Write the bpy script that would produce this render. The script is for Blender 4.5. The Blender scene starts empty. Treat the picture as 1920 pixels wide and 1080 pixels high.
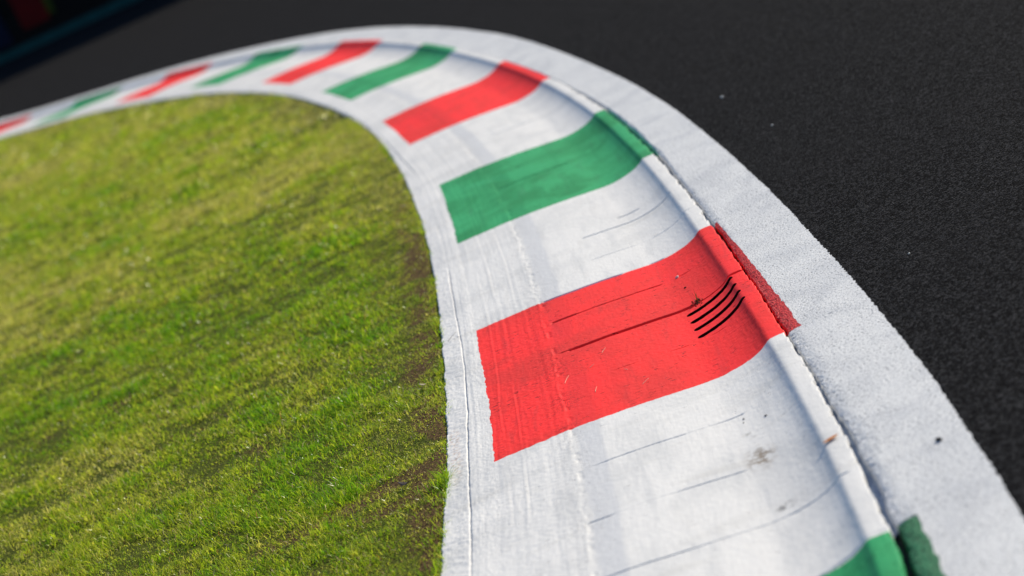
import bpy, math, random
import numpy as np
from mathutils import Matrix, Vector

# ---------------------------------------------------------------- camera, light, exposure
scene = bpy.context.scene
PITCH, ROLL, FPX, CAMH = 0.23698, 0.43979, 3843.9, 1.98906
SUN_AZ, SUN_EL = math.radians(52), math.radians(31)
cam_d = bpy.data.cameras.new('camera')
cam = bpy.data.objects.new('camera', cam_d)
scene.collection.objects.link(cam)
scene.camera = cam
r0 = Vector((1, 0, 0)); u0 = Vector((0, math.sin(PITCH), math.cos(PITCH)))
fw = Vector((0, math.cos(PITCH), -math.sin(PITCH)))
cr, sr = math.cos(ROLL), math.sin(ROLL)
rv = r0 * cr - u0 * sr
uv_ = r0 * sr + u0 * cr
cam.matrix_world = Matrix(((rv.x, uv_.x, -fw.x, 0), (rv.y, uv_.y, -fw.y, 0),
                           (rv.z, uv_.z, -fw.z, CAMH), (0, 0, 0, 1)))
cam_d.sensor_width = 36
cam_d.lens = FPX / 1920 * 36
cam_d.clip_start = 0.1
cam_d.clip_end = 2000
cam_d.dof.use_dof = True
cam_d.dof.focus_distance = 7.05
cam_d.dof.aperture_fstop = 1.7
cam_d.dof.aperture_blades = 9

world = bpy.data.worlds.new('World')
scene.world = world
world.use_nodes = True
wn = world.node_tree.nodes; wl_ = world.node_tree.links
wn.clear()
sky = wn.new('ShaderNodeTexSky'); sky.sky_type = 'NISHITA'; sky.sun_disc = False
sky.sun_elevation = SUN_EL; sky.sun_rotation = SUN_AZ
sky.air_density = 1.0; sky.dust_density = 0.1; sky.ozone_density = 4.0
bg = wn.new('ShaderNodeBackground'); bg.inputs[1].default_value = 0.115
wo = wn.new('ShaderNodeOutputWorld')
wl_.new(sky.outputs[0], bg.inputs[0]); wl_.new(bg.outputs[0], wo.inputs[0])

sun_d = bpy.data.lights.new('sun', 'SUN')
sun_d.energy = 4.9; sun_d.angle = math.radians(0.53); sun_d.color = (1.0, 0.895, 0.715)
sun = bpy.data.objects.new('sun', sun_d)
scene.collection.objects.link(sun)
sdir = Vector((math.sin(SUN_AZ) * math.cos(SUN_EL), math.cos(SUN_AZ) * math.cos(SUN_EL), math.sin(SUN_EL)))
sun.rotation_euler = sdir.to_track_quat('Z', 'Y').to_euler()
sun.location = (0, 0, 30)

scene.view_settings.view_transform = 'Standard'
scene.view_settings.look = 'None'
scene.view_settings.exposure = 0.2
scene.view_settings.gamma = 1.0

rng = np.random.default_rng(7)
random.seed(7)

# ---------------------------------------------------------------- the line of the corner
KAP = np.array([0.13844, 0.10666, 0.07488, 0.04311, 0.00982, 0.01995, 0.02876, 0.02047, 0.0164, 0.02593,
                0.03417, 0.03146, 0.02116, 0.04547, 0.02, -0.03, -0.05, -0.05])
_KS = np.linspace(-8.78032, 31.7764, 18)
SS = np.linspace(-8.78, 60, 7000)
_k = np.interp(SS, _KS, KAP)
_k = np.where(SS > 32, 0.0, _k)
_ds = SS[1] - SS[0]
TH = np.concatenate([[0], np.cumsum((_k[1:] + _k[:-1]) / 2 * _ds)])
TH = TH - np.interp(0, SS, TH) + 1.50056
PX = np.concatenate([[0], np.cumsum((np.cos(TH[1:]) + np.cos(TH[:-1])) / 2 * _ds)])
PY = np.concatenate([[0], np.cumsum((np.sin(TH[1:]) + np.sin(TH[:-1])) / 2 * _ds)])
PX += 0.71325 - np.interp(0, SS, PX); PY += 6.14246 - np.interp(0, SS, PY)

def W(s, o):
    """kerb coordinates (distance along, offset to the inside) -> world x, y"""
    x = np.interp(s, SS, PX); y = np.interp(s, SS, PY); t = np.interp(s, SS, TH)
    return x - np.sin(t) * o, y + np.cos(t) * o

def heading(s):
    return float(np.interp(s, SS, TH))

# ---------------------------------------------------------------- noise on arrays
def _hash(ix, iy, seed):
    n = (ix.astype(np.int64) * 374761393 + iy.astype(np.int64) * 668265263 + seed * 1442695041) & 0x7fffffff
    n = ((n ^ (n >> 13)) * 1274126177) & 0x7fffffff
    return ((n ^ (n >> 16)) & 0xffff) / 65535.0

def vnoise(x, y, seed=0):
    ix = np.floor(x); iy = np.floor(y)
    fx = x - ix; fy = y - iy
    fx = fx * fx * (3 - 2 * fx); fy = fy * fy * (3 - 2 * fy)
    a = _hash(ix, iy, seed); b = _hash(ix + 1, iy, seed)
    c = _hash(ix, iy + 1, seed); d = _hash(ix + 1, iy + 1, seed)
    return (a * (1 - fx) + b * fx) * (1 - fy) + (c * (1 - fx) + d * fx) * fy

def fbm(x, y, seed=0, n=3):
    x = np.asarray(x, float); y = np.asarray(y, float)
    v = 0; a = 1; t = 0
    for i in range(n):
        v = v + a * (vnoise(x, y, seed + i * 17) - .5); t += a; a *= .5; x = x * 2.03 + 5.1; y = y * 2.03 + 1.7
    return v / t * 2

def sstep(a, b, x):
    t = np.clip((x - a) / (b - a), 0, 1)
    return t * t * (3 - 2 * t)

# ---------------------------------------------------------------- object helpers
def link(o, parent=None):
    scene.collection.objects.link(o)
    if parent is not None:
        o.parent = parent
    return o

def tag(o, label=None, cat=None, group=None, kind=None):
    if label: o['label'] = label
    if cat: o['category'] = cat
    if group: o['group'] = group
    if kind: o['kind'] = kind
    return o

def mesh_np(name, verts, quads=None, tris=None, mat=None, parent=None, uv=None, smooth=True, attr=None):
    me = bpy.data.meshes.new(name)
    V = np.asarray(verts, np.float32)
    nq = 0 if quads is None else len(quads); nt = 0 if tris is None else len(tris)
    loops = []
    if nq: loops.append(np.asarray(quads, np.int32).ravel())
    if nt: loops.append(np.asarray(tris, np.int32).ravel())
    L = np.concatenate(loops)
    me.vertices.add(len(V)); me.vertices.foreach_set('co', V.ravel())
    me.loops.add(len(L)); me.loops.foreach_set('vertex_index', L)
    me.polygons.add(nq + nt)
    starts = np.concatenate([np.arange(nq) * 4, nq * 4 + np.arange(nt) * 3]).astype(np.int32)
    me.polygons.foreach_set('loop_start', starts)
    me.polygons.foreach_set('use_smooth', np.full(nq + nt, smooth, bool))
    me.update(calc_edges=True)
    if uv is not None:
        l = me.uv_layers.new(name='kerb_uv')
        l.data.foreach_set('uv', np.asarray(uv, np.float32)[L].ravel())
    if attr is not None:
        for k, a in attr.items():
            at = me.attributes.new(k, 'FLOAT', 'POINT')
            at.data.foreach_set('value', np.asarray(a, np.float32))
    me.validate()
    if mat: me.materials.append(mat)
    return link(bpy.data.objects.new(name, me), parent)

def grid_faces(n, m, keep=None):
    i = np.arange(n * m).reshape(n, m)
    # i: rows along s, columns along o (inside) -> counter-clockwise from above
    q = np.stack([i[:-1, :-1], i[1:, :-1], i[1:, 1:], i[:-1, 1:]], -1).reshape(-1, 4)
    if keep is not None:
        q = q[keep.ravel()]
    return q

def grid_obj(name, S, O, Z, mat, parent=None, keep=None, attr=None):
    X, Y = W(S, O)
    n, m = S.shape
    V = np.stack([X, Y, Z], -1).reshape(-1, 3)
    return mesh_np(name, V, quads=grid_faces(n, m, keep), mat=mat, parent=parent,
                   uv=np.stack([S, O], -1).reshape(-1, 2), attr=attr)

def pydata(name, verts, faces, mat, parent=None, smooth=False):
    me = bpy.data.meshes.new(name)
    me.from_pydata([tuple(v) for v in verts], [], faces)
    me.update()
    for p in me.polygons: p.use_smooth = smooth
    if mat: me.materials.append(mat)
    return link(bpy.data.objects.new(name, me), parent)

def box_data(x0, x1, y0, y1, z0, z1, b=0.0):
    v = []; f = []
    if b <= 0:
        v = [(x, y, z) for z in (z0, z1) for y in (y0, y1) for x in (x0, x1)]
        f = [(0, 2, 3, 1), (4, 5, 7, 6), (0, 1, 5, 4), (2, 6, 7, 3), (0, 4, 6, 2), (1, 3, 7, 5)]
    return v, f

def boxes(name, specs, mat, parent=None):
    V = []; F = []
    for sp in specs:
        v, f = box_data(*sp); n = len(V)
        V += v; F += [tuple(i + n for i in q) for q in f]
    return pydata(name, V, F, mat, parent)

# ---------------------------------------------------------------- materials
class NT:
    def __init__(s, name):
        s.m = bpy.data.materials.new(name); s.m.use_nodes = True
        s.t = s.m.node_tree; s.t.nodes.clear()
        s.out = s.n('ShaderNodeOutputMaterial')
        s.p = s.n('ShaderNodeBsdfPrincipled')
        s.l(s.p.outputs[0], s.out.inputs[0])
    def n(s, ty, **kw):
        x = s.t.nodes.new(ty)
        for k, v in kw.items(): setattr(x, k, v)
        return x
    def l(s, a, b): s.t.links.new(a, b)
    def val(s, sock, v):
        if hasattr(v, 'is_linked') or isinstance(v, bpy.types.NodeSocket): s.l(v, sock)
        else: sock.default_value = v
    def uv(s): return s.n('ShaderNodeUVMap', uv_map='kerb_uv').outputs[0]
    def pos(s): return s.n('ShaderNodeNewGeometry').outputs['Position']
    def scale(s, vec, sc):
        m = s.n('ShaderNodeMapping'); s.l(vec, m.inputs[0]); m.inputs['Scale'].default_value = sc
        return m.outputs[0]
    def noise(s, vec, scale, detail=3, rough=.55, dist=0):
        x = s.n('ShaderNodeTexNoise'); s.l(vec, x.inputs['Vector'])
        x.inputs['Scale'].default_value = scale; x.inputs['Detail'].default_value = detail
        x.inputs['Roughness'].default_value = rough; x.inputs['Distortion'].default_value = dist
        return x.outputs[0]
    def voro(s, vec, scale, feature='F1', out='Distance', rnd=1.0):
        x = s.n('ShaderNodeTexVoronoi', feature=feature); s.l(vec, x.inputs['Vector'])
        x.inputs['Scale'].default_value = scale; x.inputs['Randomness'].default_value = rnd
        return x.outputs[out]
    def ramp(s, v, a, b, lo=0.0, hi=1.0):
        x = s.n('ShaderNodeMapRange'); x.interpolation_type = 'SMOOTHSTEP'
        s.l(v, x.inputs[0]); x.inputs[1].default_value = a; x.inputs[2].default_value = b
        x.inputs[3].default_value = lo; x.inputs[4].default_value = hi
        return x.outputs[0]
    def math(s, op, a, b=0.0, c=0.0):
        x = s.n('ShaderNodeMath', operation=op)
        for i, v in enumerate((a, b, c)): s.val(x.inputs[i], v)
        return x.outputs[0]
    def mix(s, f, a, b, mode='MIX'):
        x = s.n('ShaderNodeMix', data_type='RGBA', blend_type=mode)
        s.val(x.inputs[0], f)
        for i, v in ((6, a), (7, b)):
            if isinstance(v, tuple): x.inputs[i].default_value = (*v, 1)
            else: s.l(v, x.inputs[i])
        return x.outputs[2]
    def bump(s, h, dist, strength=1.0, prev=None):
        x = s.n('ShaderNodeBump'); s.l(h, x.inputs['Height'])
        x.inputs['Distance'].default_value = dist; x.inputs['Strength'].default_value = strength
        if prev is not None: s.l(prev, x.inputs['Normal'])
        return x.outputs[0]
    def near(s, vec, u, v, ru, rv):
        """soft blob mask round the point (u, v) of the kerb map"""
        m = s.n('ShaderNodeMapping'); s.l(vec, m.inputs[0])
        m.inputs['Location'].default_value = (-u / ru, -v / rv, 0); m.inputs['Scale'].default_value = (1 / ru, 1 / rv, 0)
        g = s.n('ShaderNodeVectorMath', operation='LENGTH'); s.l(m.outputs[0], g.inputs[0])
        return g.outputs['Value']
    def done(s, col, rough=.6, spec=.3, normal=None):
        s.val(s.p.inputs['Base Color'], col if not isinstance(col, tuple) else (*col, 1))
        s.val(s.p.inputs['Roughness'], rough)
        s.p.inputs['Specular IOR Level'].default_value = spec
        if normal is not None: s.l(normal, s.p.inputs['Normal'])
        return s.m

def paint(name, base, alt, dark, pits=1.0, white=False):
    M = NT(name)
    uv = M.uv(); pos = M.pos()
    # broad wear along the driving direction and mottling
    streak = M.noise(M.scale(uv, (0.7, 9, 1)), 1.6, 4, .6, .4)
    mott = M.noise(pos, 2.2, 4, .6, .6)
    fine = M.noise(pos, 60, 3, .6)
    col = M.mix(M.ramp(mott, .42, .66), base, alt)
    col = M.mix(M.math('MULTIPLY', M.ramp(streak, .5, .74), .55), col, alt)
    mr = M.n('ShaderNodeMapping'); M.l(uv, mr.inputs[0]); mr.inputs['Rotation'].default_value = (0, 0, -.35)
    mr.inputs['Scale'].default_value = (1.0, 7, 1)
    tw = M.noise(mr.outputs[0], 2.3, 4, .6, .5)
    col = M.mix(M.math('MULTIPLY', M.ramp(tw, .54, .72), .35 if not white else .14), col, tuple(.45 * x + .02 for x in base))
    # sheet of old paint showing just inside the mortar band
    sx = M.n('ShaderNodeSeparateXYZ'); M.l(uv, sx.inputs[0])
    wob = M.noise(M.scale(uv, (3, 0, 0)), 1.0, 2)
    oo = M.math('ADD', sx.outputs[1], M.math('MULTIPLY', wob, .04))
    band = M.math('MULTIPLY', M.ramp(oo, .655, .675), M.ramp(oo, .735, .752, 1, 0))
    col = M.mix(M.math('MULTIPLY', band, .8 if white else .55), col, (.57, .58, .60) if white else alt)
    # pits, dragged crosswise on the precast face
    e = M.noise(M.scale(uv, (55, 17, 1)), 1.6, 2, .5)
    dens = M.noise(uv, 2.6, 3, .6)
    pm = M.math('MULTIPLY', M.ramp(e, .64 if not white else .69, .69 if not white else .74), M.ramp(dens, .38, .58))
    col = M.mix(M.math('MULTIPLY', pm, .85 * pits), col, dark)
    sp = M.voro(pos, 42)
    spd = M.noise(pos, 3.3, 3)
    spm = M.math('MULTIPLY', M.ramp(sp, .07, .12, 1, 0), M.ramp(spd, .50, .62))
    col = M.mix(M.math('MULTIPLY', spm, .8 * pits), col, dark)
    rb = M.math('MULTIPLY', M.ramp(oo, .69, .735), M.ramp(oo, .765, .86, 1, 0))
    rc = M.math('MULTIPLY', M.ramp(M.noise(pos, 170, 3, .7), .53, .60), M.math('MULTIPLY', rb, M.ramp(M.noise(uv, 5, 2), .35, .6)))
    col = M.mix(M.math('MULTIPLY', rc, .75 * pits), col, dark)
    if white:
        # scuffs in crossing directions, brown blotches
        mp = M.n('ShaderNodeMapping'); M.l(uv, mp.inputs[0]); mp.inputs['Rotation'].default_value = (0, 0, .6)
        mp.inputs['Scale'].default_value = (1.2, 10, 1)
        sc = M.noise(mp.outputs[0], 1.7, 3, .5)
        col = M.mix(M.math('MULTIPLY', M.ramp(sc, .52, .70), .38), col, (.52, .53, .54))
        wv = M.noise(M.scale(uv, (5.5, 1.1, 1)), 1.4, 3, .6, .3)
        col = M.mix(M.math('MULTIPLY', M.ramp(wv, .55, .72), .32), col, (.50, .49, .46))
        blot = M.noise(uv, 26, 4, .7)
        d = M.near(uv, -.80, .225, .12, .065)
        bm = M.math('MULTIPLY', M.ramp(d, .2, 1.0, 1, 0), M.ramp(blot, .44, .56))
        col = M.mix(M.math('MULTIPLY', bm, .8), col, (.20, .15, .10))
        d = M.near(uv, -.60, .23, .06, .035)
        bm = M.math('MULTIPLY', M.ramp(d, .2, 1.0, 1, 0), M.ramp(blot, .52, .60))
        col = M.mix(M.math('MULTIPLY', bm, .6), col, (.28, .26, .22))
        d = M.near(uv, -1.20, .21, .04, .04)
        bm = M.math('MULTIPLY', M.ramp(d, .2, 1.0, 1, 0), M.ramp(blot, .45, .56))
        col = M.mix(M.math('MULTIPLY', bm, .8), col, (.12, .12, .12))
        for (u, v, a, b) in ((.15, 1.13, .30, .03), (.42, 1.135, .14, .03)):
            d = M.near(uv, u, v, a, b)
            bm = M.math('MULTIPLY', M.ramp(d, .3, 1.0, 1, 0), M.ramp(M.noise(uv, 70, 3), .46, .6))
            col = M.mix(M.math('MULTIPLY', bm, .45), col, (.55, .36, .25))
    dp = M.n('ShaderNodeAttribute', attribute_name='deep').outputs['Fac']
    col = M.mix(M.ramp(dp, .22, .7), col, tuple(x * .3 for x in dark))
    h = M.math('ADD', M.math('MULTIPLY', fine, .6), M.math('MULTIPLY', M.noise(M.scale(uv, (6, 60, 1)), 2, 3), .5))
    h = M.math('SUBTRACT', h, M.math('MULTIPLY', pm, 1.2))
    nb = M.bump(h, .0016, .8)
    return M.done(col, M.ramp(mott, .3, .7, .5, .7), .16, nb)

M_white = paint('white_kerb_paint', (.745, .735, .715), (.63, .63, .625), (.16, .15, .15), .55, True)
M_red = paint('red_kerb_paint', (.95, .036, .030), (.74, .034, .030), (.10, .006, .006), 1.0)
M_green = paint('green_kerb_paint', (.046, .365, .138), (.022, .245, .085), (.01, .07, .03), .5)

def mat_line():
    M = NT('white_line_paint'); pos = M.pos(); uv = M.uv()
    v = M.voro(pos, 210)
    v2 = M.noise(pos, 115, 3, .65)
    mott = M.noise(pos, 3.2, 4, .6, .5)
    patch = M.noise(pos, 9, 4, .6)
    pit = M.math('MULTIPLY', M.ramp(v2, .55, .60), M.ramp(patch, .30, .60, .45, 1))
    base = M.mix(M.ramp(mott, .4, .7), (.70, .705, .705), (.58, .59, .605))
    grime = M.noise(pos, 14, 4, .65)
    base = M.mix(M.math('MULTIPLY', M.ramp(grime, .56, .75), .30), base, (.45, .47, .50))
    col = M.mix(M.math('MULTIPLY', pit, .8), base, (.12, .13, .15))
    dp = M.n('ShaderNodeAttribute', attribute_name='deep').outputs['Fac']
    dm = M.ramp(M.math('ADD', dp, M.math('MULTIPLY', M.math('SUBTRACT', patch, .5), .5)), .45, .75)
    col = M.mix(M.math('MULTIPLY', dm, .85), col, (.20, .28, .42))  # grime in the gap plus its blue shade painted into the colour
    hh = M.math('ADD', M.math('MULTIPLY', v, -.6), M.math('MULTIPLY', v2, -1.2))
    return M.done(col, .6, .3, M.bump(hh, .0018, .8))

def mat_bevel(name, c1, c2):
    M = NT(name); pos = M.pos()
    v = M.noise(pos, 150, 3, .6)
    col = M.mix(M.ramp(v, .38, .62), c2, c1)
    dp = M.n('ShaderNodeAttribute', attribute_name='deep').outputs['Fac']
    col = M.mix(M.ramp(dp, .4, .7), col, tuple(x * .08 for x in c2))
    return M.done(col, .6, .3, M.bump(v, .006, 1))

def mat_asphalt():
    M = NT('asphalt'); pos = M.pos()
    v = M.voro(pos, 160)
    vc = M.voro(pos, 160, out='Color')
    bw = M.n('ShaderNodeSeparateColor'); M.l(vc, bw.inputs[0])
    n2 = M.noise(pos, 330, 2)
    big = M.noise(pos, .7, 4, .6, .6)
    mid = M.noise(pos, 22, 3, .6)
    st = M.ramp(bw.outputs[0], .40, 1.0, 0, 1)
    col = M.mix(st, (.004, .004, .0044), (.046, .046, .049))
    col = M.mix(M.math('MULTIPLY', M.ramp(mid, .5, .7), .5), col, (.0015, .0015, .002))
    col = M.mix(M.math('MULTIPLY', M.ramp(big, .35, .7), .3), col, (.0165, .0165, .018))
    sp = M.math('MULTIPLY', M.ramp(bw.outputs[1], .93, .96), M.ramp(v, .25, .5, 1, 0))
    col = M.mix(M.math('MULTIPLY', sp, .6), col, (.085, .085, .085))
    h = M.math('ADD', M.math('MULTIPLY', v, -1.0), M.math('MULTIPLY', n2, .6))
    return M.done(col, .85, .02, M.bump(h, .004, 1.0))

def mat_soil():
    M = NT('lawn_soil'); pos = M.pos()
    a = M.noise(pos, 5, 5, .65, .4); b = M.noise(pos, 90, 4, .7); c = M.noise(pos, .9, 4, .6)
    col = M.mix(M.ramp(b, .35, .65), (.030, .018, .007), (.16, .10, .045))
    far = M.mix(M.ramp(b, .3, .7), (.022, .032, .004), (.12, .145, .018))
    br = M.n('ShaderNodeAttribute', attribute_name='bare').outputs['Fac']
    col = M.mix(M.math('MULTIPLY', M.ramp(br, .1, .5, 1, 0), M.ramp(a, .30, .45, .4, 1)), col, far)
    return M.done(col, .95, .1, M.bump(M.math('ADD', b, M.math('MULTIPLY', a, 2)), .012, 1))

def mat_grass():
    M = NT('grass_blades')
    t = M.n('ShaderNodeAttribute', attribute_name='tint').outputs['Fac']
    r = M.n('ShaderNodeAttribute', attribute_name='rnd').outputs['Fac']
    cr_ = M.n('ShaderNodeValToRGB')
    el = cr_.color_ramp.elements
    el[0].position = 0; el[0].color = (.18, .46, .012, 1)
    el[1].position = 1; el[1].color = (.60, .50, .30, 1)
    for p, c in ((.22, (.28, .52, .014)), (.45, (.55, .67, .024)), (.68, (.76, .74, .09)), (.82, (.82, .73, .20)),
                 (.92, (.36, .13, .035))):
        e = el.new(p); e.color = (*c, 1)
    M.l(t, cr_.inputs[0])
    col = M.mix(M.math('MULTIPLY', M.math('POWER', r, 2.0), .62), cr_.outputs[0], (.05, .12, .006))
    M.val(M.p.inputs['Base Color'], col)
    M.p.inputs['Roughness'].default_value = .32
    M.p.inputs['Specular IOR Level'].default_value = .4
    tr = M.n('ShaderNodeBsdfTranslucent'); M.l(col, tr.inputs[0])
    mx = M.n('ShaderNodeMixShader'); mx.inputs[0].default_value = .55
    M.l(M.p.outputs[0], mx.inputs[1]); M.l(tr.outputs[0], mx.inputs[2]); M.l(mx.outputs[0], M.out.inputs[0])
    return M.m

def flat(name, c, rough=.6, spec=.3, nz=0.25, sc=20):
    M = NT(name); n = M.noise(M.pos(), sc, 4, .6)
    col = M.mix(M.ramp(n, .35, .7), c, tuple(x * (1 - nz) for x in c))
    return M.done(col, rough, spec, M.bump(n, .002, .5))

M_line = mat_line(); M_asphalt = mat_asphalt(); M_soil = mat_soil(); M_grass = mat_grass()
M_redrough = mat_bevel('red_rough_paint', (.80, .030, .034), (.30, .010, .014))
M_greenrough = mat_bevel('green_rough_paint', (.045, .27, .12), (.006, .05, .02))
M_conc = flat('bare_concrete', (.22, .21, .20), .9, .2)
M_slot = flat('slot_dark', (.012, .006, .006), .95, .05)  # one near-black colour for walls and floor of the drain slots

# ---------------------------------------------------------------- kerb surface
_po = [-.01, 0, .006, .03, .050, .058, .066, .078, .100, .130, .170, .210, .26, .37, .53, .64, .72, .75, .85, 1.0, 1.07, 1.20, 1.4]
_pz = [-.001, -.0005, .0002, .0012, .0005, -.0032, -.0098, -.0172, -.0272, -.0365, -.0432, -.0468, -.0480, -.036, -.019, -.011, -.007, -.004, -.003, 0.0, .002, -.002, -.002]
_lo = np.arange(-.02, 1.42, .001)
_lz = np.interp(_lo, _po, _pz)
_g = np.exp(-.5 * (np.arange(-12, 13) / 2.2) ** 2); _g /= _g.sum()
_g2 = np.exp(-.5 * (np.arange(-50, 51) / 17.0) ** 2); _g2 /= _g2.sum()
_lz2 = np.convolve(np.pad(_lz, 50, mode='edge'), _g2, 'valid')
_lz = np.convolve(np.pad(_lz, 12, mode='edge'), _g, 'valid')
_bw = sstep(.085, .135, _lo)
_lz = _lz * (1 - _bw) + _lz2 * _bw

# (where, half width, depth, from offset, to offset, unevenness)
JOINTS = [(.865, .0085, .034, -.02, .055, .0), (.866, .0045, .022, .04, .20, .0), (.865, .0112, .040, .20, .675, .0), (.872, .006, .012, .66, .725, .7),
          (1.300, .0040, .006, .02, .30, .9), (1.302, .0045, .014, .28, .70, .45), (1.304, .0085, .018, .62, .715, .2),
          (1.646, .0080, .026, .40, .72, .35), (1.648, .005, .008, .2, .35, .9),
          (.445, .0022, .003, .15, .55, 1.0),
          (-.405, .0030, .0042, .22, .70, .7), (-.85, .0030, .0045, .26, .74, .8), (-1.27, .0036, .006, .03, .72, .65),
          (-1.69, .0030, .006, .0, .7, .5), (2.03, .0025, .0035, .02, .5, .8), (2.46, .0058, .011, .06, .48, .15), (2.61, .0060, .011, .20, .30, .3),
          (4.22, .0055, .010, .35, .72, .3), (4.62, .003, .003, .1, .6, .7),
          (5.9, .006, .006, .3, .6, .6), (7.6, .006, .008, .3, .6, .5)]
RIDGE = lambda s: .748 + .012 * fbm(s * 3.1, s * 0 + 3, 5) + .006 * fbm(s * 19, s * 0, 9)
BCRACK = lambda s: 1.084 + .014 * fbm(s * .9, s * 0 + 8, 3) + .002 * fbm(s * 14, s * 0 + 2, 4)

def zk(S, O, dirt=False):
    D = np.zeros(S.shape)
    z = np.interp(O, _lo, _lz)
    z = z + .0022 * fbm(S * 1.7, O * 2.2, 11, 3)
    # rough mortar band with drawn ridges
    m = sstep(.74, .76, O) * (1 - sstep(1.06, 1.075, O))
    oo = O + .010 * fbm(S * .8, O * 0 + 4, 21) + .001 * fbm(S * 9, O * 2, 22)
    z = z + m * (.0011 * fbm(S * .6, oo * 75, 31, 3) + .0008 * fbm(S * 90, O * 110, 32, 2))
    # proud, crumbly edge of the mortar
    d = O - RIDGE(S)
    z = z + .0020 * np.exp(-(d / .0030) ** 2) * sstep(.3, .8, vnoise(S * 24, O * 33, 41))
    z = z - .0030 * np.exp(-((d + .012) / .007) ** 2) * sstep(.45, .8, vnoise(S * 45, O * 60, 42))
    for r0_, a in ((.835, .0012), (.905, .0018), (.96, .0012)):
        dd = O - (r0_ + .014 * fbm(S * .8, S * 0 + r0_ * 50, 51) + .002 * fbm(S * 8, S * 0, 52))
        k_ = sstep(.35, .7, vnoise(S * 2.2, S * 0 + r0_ * 99, 53))
        z = z + k_ * a * (np.exp(-(dd / .0028) ** 2) - .8 * np.exp(-((dd + .006) / .003) ** 2))
    # long crack inside the outer concrete edge
    db = O - BCRACK(S)
    z = z - .006 * np.exp(-(db / .0026) ** 4) * (.15 + .85 * sstep(.3, .7, vnoise(S * 1.6, S * 0 + 9, 61)))
    z = z + .0007 * fbm(S * 70, O * 130, 71, 2)
    z = z + sstep(1.06, 1.09, O) * .0016 * fbm(S * 60, O * 60, 72, 2)
    for (sj, hw, dp, a, b, un) in JOINTS:
        sel = (np.abs(S - sj) < .05)
        if not sel.any(): continue
        s_ = S[sel]; o_ = O[sel]
        c = sj + .0045 * fbm(o_ * 4, o_ * 0 + sj * 7, 81) + .0022 * fbm(o_ * 24, o_ * 0 + sj, 82)
        g = np.exp(-(np.abs(s_ - c) / hw) ** 4)
        g = g * sstep(a - .01, a + .015, o_) * (1 - sstep(b - .02, b + .01, o_))
        n = vnoise(o_ * 16, o_ * 0 + sj * 13, 83)
        g = g * (1 - un * (1 - sstep(.35, .65, n)))
        z[sel] = z[sel] - dp * g
        D[sel] = np.maximum(D[sel], g * min(1.0, .25 + dp / .022))
    if dirt: return z, np.clip(D, 0, 1)
    return z

def sgrid(s0, s1, step, extra=True):
    base = np.linspace(s0, s1, max(3, int((s1 - s0) / step) + 1))
    if extra:
        add = []
        for j in JOINTS:
            if s0 + .02 < j[0] < s1 - .02 or abs(j[0] - s0) < .02 or abs(j[0] - s1) < .02:
                add.append(np.arange(j[0] - .016, j[0] + .0161, .0016))
        if add:
            a = np.concatenate(add); a = a[(a > s0 + .0008) & (a < s1 - .0008)]
            base = np.unique(np.round(np.concatenate([base, a]), 5))
            out = [base[0]]
            for v in base[1:]:
                if v - out[-1] > .0009: out.append(v)
            base = np.array(out); base[-1] = s1
    return base

def ogrid(step):
    a = [0, .003, .006, .01, .016, .022, .03, .038, .044]
    b = list(np.arange(.048, .26, min(step, .005)))
    c = list(np.arange(.262, 1.0, step))
    return np.array(a + b + c + [1.0])

# stripe table: kind, near edge at grass end, far edge at grass end, near edge at lip, far edge at lip
STR = [('green', -3.36, -1.67, -3.38, -1.702), ('red', -.004, 1.652, .004, 1.640), ('green', 3.35, 5.035, 3.325, 4.962),
       ('red', 6.85, 8.43, 6.83, 8.46), ('green', 10.36, 11.84, 10.30, 11.63), ('red', 13.62, 15.0, 13.4, 15.08),
       ('green', 17.06, 18.40, 16.6, 18.4), ('red', 20.0, 21.45, 20.1, 21.85), ('green', 23.5, 24.85, 23.5, 25.2),
       ('red', 26.8, 28.3, 26.9, 28.6), ('green', 30.2, 31.7, 30.2, 31.8)]
_e = [(-6.0, -6.0)]
for k in STR:
    _e += [(k[1], k[3]), (k[2], k[4])]
_e += [(36.0, 36.0)]

def edge_s(pair, O, jag):
    si, sl = pair
    s = sl + (si - sl) * np.clip(O, 0, 1)
    return s + jag * (.0035 * fbm(O * 40, O * 0 + si * 3, 91) + .004 * fbm(O * 7, O * 0 + si, 92))

OIN_S = [-6, 0, .6, 1.65, 3.35, 5.03, 6.85, 8.43, 10.36, 11.83, 13.6, 15, 17, 18.4, 20, 21.4, 40]
OIN_O = [1.0, .998, 1.0, 1.012, 1.013, .992, .989, .979, .950, .971, .957, .961, .95, .95, 1.0, 1.0, 1.0]
def o_in(s):
    """offset where the stripes stop and the plain white edge starts (hand-cut and chipped)"""
    b = np.interp(s, OIN_S, OIN_O)
    return b + .004 * fbm(s * 48, s * 0 + 1, 95, 3) + .004 * fbm(s * 3, s * 0 + 6, 96) \
             + .004 * sstep(.66, .78, vnoise(s * 34, s * 0 + 3, 97))

GE_S = [-6, -.775, -.2, .297, 1.258, 2.08, 2.885, 4.04, 4.88, 6.3, 8.07, 9.65, 12.2, 15, 18, 20.7, 23.5, 27, 60]
GE_O = [1.20, 1.185, 1.178, 1.164, 1.159, 1.157, 1.154, 1.153, 1.155, 1.135, 1.10, 1.095, 1.127, 1.17, 1.19, 1.20, 1.19, 1.15, 1.15]
def o_grass(s):
    return np.interp(s, GE_S, GE_O)

def lip_raw(S):
    return (.0050 + .0055 * np.where((S > 0) & (S < 1.64), 0, 1)) * fbm(S * 36, S * 0 + 2, 101, 3) + .004 * fbm(S * 6, S * 0 + 5, 102)

kerb = link(bpy.data.objects.new('kerb', None))
kerb.location = (0, 0, 0)
tag(kerb, 'curved concrete race kerb painted white with red and green bands, dished below a raised lip', 'kerb')

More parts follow.
